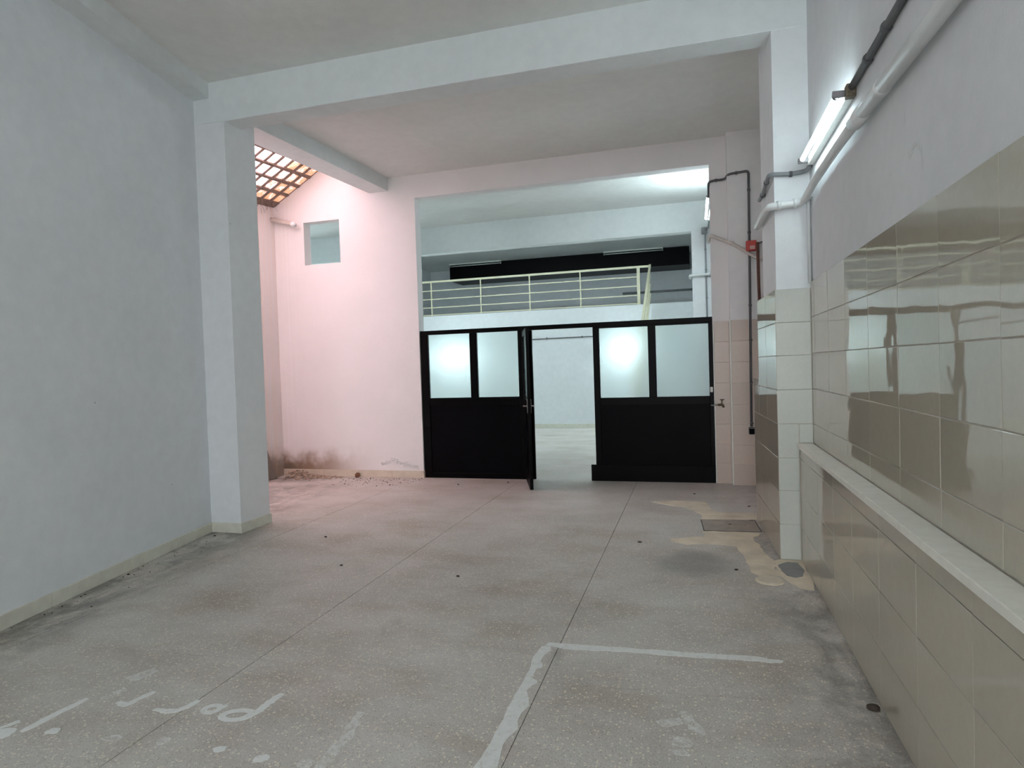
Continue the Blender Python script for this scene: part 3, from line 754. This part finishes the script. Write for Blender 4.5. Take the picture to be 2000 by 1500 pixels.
# big white waste pipe
wp = thing('waste_pipe', 'white sagging waste pipe from the right wall round onto the pillar', 'pipe', (.85, 4, 2.85))
mesh_obj('pipe_run', tube([(.853, YB + .02, 2.70), (.853, 1.5, 2.755), (.85, 2.6, 2.79), (.85, 3.72, 2.842)], .036, 14), M_pvc, wp, True)
mesh_obj('pipe_run', tube([(.852, 3.66, 2.842), (.855, 4.3, 2.862), (.855, 5.0, 2.862), (.845, 5.392, 2.815), (.70, 5.392, 2.805), (.59, 5.392, 2.80), (.578, 5.55, 2.795), (.572, 6.15, 2.80)], .029, 14, .07), M_pvc, wp, True)
mesh_obj('coupling', tube([(.850, 3.60, 2.838), (.851, 3.80, 2.846)], .041, 14), M_pvc, wp, True)
mesh_obj('coupling', tube([(.800, 5.392, 2.812), (.770, 5.392, 2.810)], .036, 14), M_pvc, wp, True)
mesh_obj('coupling', tube([(.68, 5.392, 2.805), (.65, 5.392, 2.804)], .036, 14), M_pvc, wp, True)
mesh_obj('coupling', tube([(.851, 3.25, 2.822), (.851, 3.33, 2.826)], .039, 14), M_pvc, wp, True)
run_('corner_pipe', 'thin white pipe dropping down the corner of the right pillar', 'pipe',
     [(XR - .014, 5.34, 2.845), (XR - .018, 5.418, 2.845), (XR - .018, 5.418, 2.19)], .013, M_pvc, .03, [((XR - .018, 5.418, 2.82), (0, 0, 1))])

# on the far wall
run_('electrical_conduit', 'black conduit dropping down the far right pilaster to a socket', 'conduit',
     [(.235, 8.80, 3.75), (.235, 8.715, 3.93), (.30, 8.712, 3.945), (.44, 8.712, 3.945), (.470, 8.595, 3.975), (.715, 8.595, 3.99), (.715, 8.595, 3.90), (.685, 8.595, .76)], .0155, M_conduit, .05,
     [((.33, 8.712, 3.945), (1, 0, 0)), ((.57, 8.595, 3.98), (1, 0, 0)), ((.714, 8.595, 3.75), (0, 0, 1)), ((.708, 8.595, 3.22), (0, 0, 1)), ((.701, 8.595, 2.30), (0, 0, 1)),
      ((.698, 8.595, 1.86), (0, 0, 1)), ((.694, 8.595, 1.32), (0, 0, 1)), ((.689, 8.595, .80), (0, 0, 1))])
sk = thing('socket_box', 'small black socket box at the foot of the black conduit', 'socket', (.685, 8.58, .71))
mesh_obj('body', bev(boxes((.648, .722, 8.55, 8.60, .66, .755)), .008, 2), M_conduit, sk)
mesh_obj('cover', bev(boxes((.655, .715, 8.543, 8.552, .667, .735)), .004), M_black, sk)
rb = thing('alarm_box', 'small faded red box on the black conduit', 'box', (.725, 8.56, 3.03))
rbb = mesh_obj('body', bev(boxes((.662, .785, 8.50, 8.575, 2.975, 3.10)), .006), M_red, rb)
mesh_obj('paper_label', boxes((.705, .765, 8.497, 8.501, 2.99, 3.035)), M_redlabel, rbb)['label'] = 'peeling pale paper label'
mesh_obj('cable_stub', tube([(.783, 8.54, 3.06), (.84, 8.50, 3.065), (.89, 8.45, 3.08)], .012, 8, .02), M_conduit, rb, True)
run_('iron_pipe', 'rusty iron pipe dropping beside the red box', 'pipe', [(.790, 8.44, 3.06), (.790, 8.42, 2.6), (.800, 8.38, 1.9)], .019, M_rust, .0)
run_('waste_pipe', 'dusty pale pipe sloping across the far right wall', 'pipe',
     [(.222, 8.95, 3.20), (.235, 8.69, 3.245), (.455, 8.66, 3.13), (.49, 8.575, 3.10), (.80, 8.565, 2.88), (.86, 8.45, 2.85), (.86, 6.9, 2.66), (.72, 6.45, 2.62), (.66, 6.20, 2.62)], .022, M_pvc_pink, .05,
     [((.50, 8.575, 3.095), (.31, 0, -.22))])
# tap
tp = thing('wall_tap', 'old brass garden tap on the beige tiles beside the partition', 'tap', (.335, 8.66, 1.04))
mesh_obj('supply_stub', tube([(.205, 8.74, 1.03), (.215, 8.70, 1.03), (.30, 8.69, 1.035)], .009, 8, .015), M_steel, tp, True)
mesh_obj('body', tube([(.288, 8.69, 1.035), (.33, 8.688, 1.037), (.352, 8.685, 1.03), (.355, 8.683, 1.0)], .014, 8, .012), M_brass, tp, True)
mesh_obj('stem', tube([(.335, 8.688, 1.04), (.338, 8.688, 1.10)], .007, 8), M_brass, tp, True)
mesh_obj('handle', tube([(.312, 8.688, 1.103), (.365, 8.688, 1.103)], .006, 8), M_brass, tp, True)
# far hall: conduit with junction box, white pipe
cj = run_('electrical_conduit', 'grey conduit with junction box on the far hall pillar', 'conduit',
     [(.30, 10.6, 3.94), (.30, 11.90, 3.99), (.243, 11.96, 3.96), (.243, 11.975, 3.9), (.252, 11.975, .05)], .015, M_conduit_lt, .03,
     [((.243, 11.975, 3.62), (0, 0, 1)), ((.245, 11.975, 3.26), (0, 0, 1)), ((.246, 11.975, 3.13), (0, 0, 1)), ((.248, 11.975, 2.75), (0, 0, 1))])
mesh_obj('junction_box', bev(boxes((.180, .285, 11.945, 12.0, 3.89, 4.015)), .012, 2), M_conduit_lt, cj)['label'] = 'square grey junction box'
run_('waste_pipe', 'white pipe wrapping round the far hall pillar', 'pipe',
     [(-.03, 12.3, 3.165), (-.03, 11.945, 3.165), (.335, 11.945, 3.165), (.335, 11.6, 3.25), (.335, 10.4, 3.42), (.28, 9.05, 3.24)], .026, M_pvc, .06)
# stub pipe in the light well corner
sw = thing('drain_stub', 'pale capped drain pipe stub below the skylight', 'pipe', (-6.1, 8.66, 4.0))
mesh_obj('pipe_run', tube([(-6.40, 8.67, 4.075), (-5.98, 8.655, 3.955), (-5.925, 8.62, 3.935)], .034, 12, .03), M_pvc_pink, sw, True)
mesh_obj('end_cap', tube([(-5.935, 8.625, 3.937), (-5.895, 8.575, 3.925)], .046, 14), M_pvc, sw, True)

# ------------------------------------------------------------------ floor details
def ngon(poly, z0, z1): return prisms((poly, z0, z1))
def rough_outline(poly, step=.05, amp=.006, seed=0):
    rnd = random.Random(seed); out = []
    n = len(poly)
    for i in range(n):
        a = Vector((*poly[i], 0)); b = Vector((*poly[(i + 1) % n], 0)); k = max(1, int((b - a).length / step))
        for j in range(k):
            p = a.lerp(b, j / k); out.append((p.x + rnd.gauss(0, amp), p.y + rnd.gauss(0, amp)))
    return out
def decal(name, poly, m, z=.0015, label=None, step=.05, amp=.005, seed=0):
    o = mesh_obj(name, ngon(rough_outline(poly, step, amp, seed), -.004, z + (seed % 9) * .00012), m, floor)
    if label: o['label'] = label
    return o
def stroke(pts, w, seed=0):
    pts = [Vector((*p, 0)) for p in pts]; pts = fillet(pts, .05, 4); L, R = [], []
    n = len(pts)
    for i, p in enumerate(pts):
        t = (pts[min(i + 1, n - 1)] - pts[max(i - 1, 0)]).normalized(); s = Vector((-t.y, t.x, 0))
        ww = w * (1.0 if 0 < i < n - 1 else .75)
        L.append(p + s * ww / 2); R.append(p - s * ww / 2)
    return [(p.x, p.y) for p in L + R[::-1]]
def ell(cx_, cy_, a, b, rot=0, n=18):
    return [(cx_ + a * math.cos(t) * math.cos(rot) - b * math.sin(t) * math.sin(rot), cy_ + a * math.cos(t) * math.sin(rot) + b * math.sin(t) * math.cos(rot)) for t in [2 * math.pi * k / n for k in range(n)]]
PA = [(-0.527, 7.472), (-0.272, 7.566), (0.08, 7.522), (0.163, 7.091), (0.25, 7.026), (0.588, 7.049), (0.587, 6.75), (0.025, 6.69), (0.038, 6.92), (-0.109, 7.213), (-0.324, 7.324)]
PB = [(-0.257, 5.831), (-0.24, 5.907), (-0.126, 5.963), (0.057, 6.05), (0.04, 6.22), (0.582, 6.26), (0.488, 6.082), (0.49, 5.936), (0.519, 5.769), (0.52, 5.606), (0.542, 5.487), (0.583, 5.347), (0.565, 5.126), (0.581, 5.001), (0.515, 5.014), (0.435, 4.974), (0.372, 5.038), (0.371, 5.225), (0.353, 5.424), (0.323, 5.604), (0.313, 5.734), (0.244, 5.773), (0.09, 5.792), (-0.095, 5.74)]
PC = [(0.57, 5.374), (0.629, 5.425), (0.785, 5.425), (0.785, 5.038), (0.775, 4.733), (0.664, 4.758), (0.614, 4.91), (0.581, 5.001), (0.565, 5.126)]
PO = [(0.589, 5.263), (0.667, 5.365), (0.745, 5.353), (0.762, 5.163), (0.733, 5.029), (0.675, 4.981), (0.625, 5.018), (0.598, 5.13)]
decal('cement_patch', PA, M_cement, .003, 'sandy cement patch beyond the floor hatch', .06, .008, 1)
decal('cement_patch', PB, M_cement, .0032, 'sandy cement patch in front of the floor hatch', .05, .007, 2)
decal('cement_patch', PC, M_cement, .0028, 'stained cement patch at the foot of the right pillar', .05, .006, 3)
decal('cement_patch', PO, M_cement_grey, .0045, 'smooth grey oval patch at the foot of the right pillar', .04, .003, 4)
mh = thing('floor_hatch', 'square concrete inspection hatch by the tiled pier', 'hatch', (.3, 6.48, 0))
MHQ = [(0.025, 6.677), (0.548, 6.728), (0.572, 6.271), (0.05, 6.233)]
mesh_obj('recess', ngon(MHQ, .0005, .0042), M_joint, mh)
cxm, cym = .2985, 6.477
inner = [(cxm + (x - cxm) * .962, cym + (y - cym) * .955) for x, y in MHQ]
mhc = mesh_obj('cover', bev(ngon(inner, .001, .009), .003), M_cover, mh)
mesh_obj('lifting_hole', ngon(ell(.30, 6.50, .016, .016), .004, .0095), M_joint, mhc)
mesh_obj('lifting_hole', ngon([(.49, 6.695), (.535, 6.70), (.535, 6.672), (.49, 6.668)], .004, .0095), M_joint, mhc)
dc = thing('floor_drain', 'round pale drain cap set in the floor near the right pillar', 'drain', (.49, 4.885, 0))
mesh_obj('cap', bev(ngon(ell(.49, 4.885, .088, .084, 0, 28), .0005, .014), .003, 2), M_cap, dc)
mesh_obj('rim', bev(ngon(ell(.49, 4.885, .10, .096, 0, 28), -.002, .006), .002), M_cement, dc)

strokes = [([(-3.20, 2.05), (-3.112, 2.197)], .035), ([(-3.013, 2.129), (-3.003, 2.27), (-2.986, 2.44)], .042), ([(-2.795, 2.445), (-2.728, 2.424), (-2.719, 2.492), (-2.701, 2.573)], .034),
           ([(-2.562, 2.432), (-2.485, 2.428), (-2.431, 2.447), (-2.409, 2.502), (-2.399, 2.551)], .034), ([(-2.075, 2.45), (-2.040, 2.522), (-2.037, 2.615), (-2.028, 2.699)], .042),
           ([(-2.245, 2.505), (-2.228, 2.545)], .03)]
for i, (p, w) in enumerate(strokes):
    decal('paint_mark', stroke(p, w), M_paint, .0012, 'white brushed paint stroke', .03, .0025, 20 + i)
def ring(cx_, cy_, a, b, w, rot, label):
    bm = NB(); n = 28
    o_ = ell(cx_, cy_, a, b, rot, n); i_ = ell(cx_, cy_, a - w, b - w, rot, n)
    vs4 = [[bm.verts.new((*p, z)) for p in q] for q in (o_, i_) for z in (-.004, .0012)]
    ob, ot, ib, it = vs4
    for k in range(n):
        l = (k + 1) % n
        bm.faces.new((ot[k], ot[l], it[l], it[k])); bm.faces.new((ob[k], ob[l], ot[l], ot[k])); bm.faces.new((ib[k], it[k], it[l], ib[l]))
        bm.faces.new((ob[k], ib[k], ib[l], ob[l]))
    mesh_obj('paint_mark', bm, M_paint, floor)['label'] = label
ring(-2.278, 2.497, .052, .048, .03, .4, 'small white painted loop')
ring(-2.118, 2.478, .088, .058, .034, .3, 'larger white painted loop')
faint = [([(-2.941, 2.644), (-2.918, 2.71), (-2.893, 2.778)], .085), ([(-2.893, 2.507), (-2.87, 2.568)], .06), ([(-2.916, 2.448), (-2.879, 2.495)], .05),
         ([(-1.552, 2.631), (-1.503, 2.438), (-1.52, 2.341), (-1.5, 2.228), (-1.47, 2.10)], .055),
         ([(-0.188, 2.838), (-0.134, 2.865), (-0.089, 2.89)], .05), ([(-0.082, 2.96), (-0.05, 2.87), (-0.001, 2.796)], .045), ([(-0.137, 2.731), (-0.042, 2.72)], .09), ([(-0.12, 2.632), (-0.063, 2.652)], .05)]
for i, (p, w) in enumerate(faint):
    decal('paint_mark', stroke(p, w), M_paint_faint, .0011, 'faint scuffed white paint', .025, .006, 40 + i)
for i, (x, y) in enumerate([(-3.085, 2.10), (-2.869, 2.168), (-2.544, 2.187), (-2.296, 2.22), (-2.003, 2.229), (-1.777, 2.214), (-1.575, 2.226)]):
    a, b = ((.05, .05), (.034, .026), (.045, .022), (.03, .03), (.03, .024), (.034, .026), (.035, .03))[i]
    decal('paint_mark', ell(x, y, a, b, .3, 14), M_paint_faint if i in (2, 3, 6) else M_paint, .0012, 'white paint drip spot', .03, .003, 60 + i)
LV = [(-0.876, 3.489), (-0.889, 3.358), (-0.88, 3.095), (-0.882, 2.823), (-0.875, 2.605), (-0.875, 2.479), (-0.888, 2.36), (-0.91, 2.212), (-.92, 2.05), (-.84, 2.05), (-0.835, 2.226), (-0.80, 2.379), (-0.815, 2.535), (-0.792, 2.661), (-0.800, 2.79), (-0.788, 2.859), (-0.804, 2.911), (-0.836, 2.992), (-0.832, 3.049), (-0.801, 3.072), (-0.813, 3.101), (-0.836, 3.113), (-0.842, 3.222), (-0.814, 3.245), (-0.824, 3.288), (-0.843, 3.312), (-0.818, 3.451), (-0.823, 3.515)]
LH = [(-0.845, 3.555), (-0.626, 3.564), (-0.404, 3.575), (-0.149, 3.583), (0.089, 3.6), (0.319, 3.616), (0.344, 3.595), (0.419, 3.59), (0.412, 3.568), (0.348, 3.548), (0.296, 3.557), (0.087, 3.54), (-0.147, 3.527), (-0.399, 3.525), (-0.615, 3.496), (-0.757, 3.489), (-0.822, 3.512), (-.86, 3.51)]
decal('paint_line', LV, M_paint, .0013, 'ragged white painted line running along the floor joint', .05, .004, 80)
decal('paint_line', LH, M_paint, .0014, 'white painted line turning towards the tiled wall', .05, .003, 81)

# leaning stone slab and litter in the light well corner
sl = thing('stone_slab', 'grey stone slab leaning against the light well side wall', 'slab', (-6.4, 8.2, 0))
bm = NB()
pa = [(-6.30, 7.70, 0), (-6.30, 8.42, 0), (-6.385, 8.31, .46), (-6.455, 8.22, .83), (-6.455, 7.70, .83)]
th = Vector((.035, 0, .006))
f0 = [bm.verts.new(Vector(p)) for p in pa]; f1 = [bm.verts.new(Vector(p) + th) for p in pa]
bm.faces.new(f0); bm.faces.new(f1[::-1])
for i in range(5): bm.faces.new((f0[i], f0[(i + 1) % 5], f1[(i + 1) % 5], f1[i]))
bmesh.ops.translate(bm, verts=bm.verts[:], vec=(.015, 0, 0))
mesh_obj('slab_body', bev(bm, .005), M_slab, sl)

def chunk(bm, c, s, rnd):
    ret = bmesh.ops.create_icosphere(bm, subdivisions=1, radius=1)
    R = Matrix.Rotation(rnd.uniform(0, 6.28), 3, 'Z') @ Matrix.Rotation(rnd.uniform(0, 3), 3, 'X')
    for v in ret['verts']:
        k = v.co * rnd.uniform(.75, 1.2)
        v.co = R @ Vector((k.x * s[0], k.y * s[1], k.z * s[2])) + Vector(c)
rnd = random.Random(5)
bm = NB()
for k in range(230):
    r = abs(rnd.gauss(0, .30)); a = rnd.uniform(0, 1)
    x = -6.22 + r * 1.5 + rnd.uniform(0, .1); y = 8.68 - abs(rnd.gauss(0, .13)) * (1 + .3 * a)
    if x > -5.2 or y > 8.68: continue
    z = max(0.004, .10 * math.exp(-((x + 6.05) / .3) ** 2) * math.exp(-((y - 8.64) / .16) ** 2) * rnd.uniform(.3, 1))
    s = rnd.uniform(.008, .028)
    chunk(bm, (x, y, z), (s * rnd.uniform(.8, 2.2), s * .7, s * rnd.uniform(.2, .5)), rnd)
db = mesh_obj('leaf_litter', bm, M_debris); tag(db, 'heap of dry litter and crumbs in the mouldy corner', 'litter'); db['kind'] = 'stuff'
bm = NB()
for k in range(120):
    x = rnd.uniform(-5.1, -3.9); y = 8.66 - abs(rnd.gauss(0, .35))
    s = rnd.uniform(.003, .009)
    chunk(bm, (x, y, s * .4), (s * 1.3, s, s * .5), rnd)
for k in range(70):
    y = rnd.uniform(1.5, 5.3); s = rnd.uniform(.002, .006)
    chunk(bm, (xl(y) + .03 + abs(rnd.gauss(0, .12)), y, s * .4), (s * 1.3, s, s * .5), rnd)
ct = mesh_obj('floor_crumbs', bm, M_chip); tag(ct, 'scattered tiny crumbs along the wall foot', 'crumbs'); ct['kind'] = 'stuff'

def lump(name, label, cat, c, s, m, seed):
    bm = NB(); r = random.Random(seed)
    ret = bmesh.ops.create_icosphere(bm, subdivisions=2, radius=1)
    for v in bm.verts:
        k = v.co * (1 + r.uniform(-.16, .16)); v.co = Vector((k.x * s[0], k.y * s[1], k.z * s[2])) + Vector(c)
    return tag(mesh_obj(name, bm, m, None, True), label, cat)
lump('earth_clod', 'round brown clod at the foot of the pink-lit wall', 'clod', (-5.00, 8.655, .036), (.042, .038, .038), M_snail, 1)
lump('dark_lump', 'small black lump at the foot of the tiled wall', 'debris', (.742, 3.165, .012), (.03, .022, .014), M_chip, 2)
for i, (x, y, lab) in enumerate([(-0.506, 5.743, 'thin dark splinter on the floor left of the sandy patch'), (.274, 5.094, 'dark crumb on the floor left of the drain cap'), (-0.033, 7.977, 'dark crumb on the floor beyond the sandy patch'),
        (-4.17, 8.093, 'dark crumb on the pink-lit floor near the clod'), (-3.197, 8.247, 'dark crumb in front of the left black panel'), (-2.541, 8.483, 'tiny dark crumb beside the open door leaf'),
        (-3.513, 5.433, 'black crumb on the floor right of the left pillar'), (-2.863, 4.64, 'dark crumb on the floor joint left of centre'), (-1.796, 4.558, 'black crumb on the open floor in the middle'),
        (.542, 7.357, 'dark crumb beyond the floor hatch'), (-4.69, 5.28, 'dark crumb at the foot of the left pillar'), (xl(4.1) + .08, 4.1, 'brown crumb by the left baseboard')]):
    s = .014 if i else .02
    lump('floor_crumb', lab, 'crumb', (x, y, .0055), (s, s * (.7 if i else .35), .006), M_chip, 10 + i)
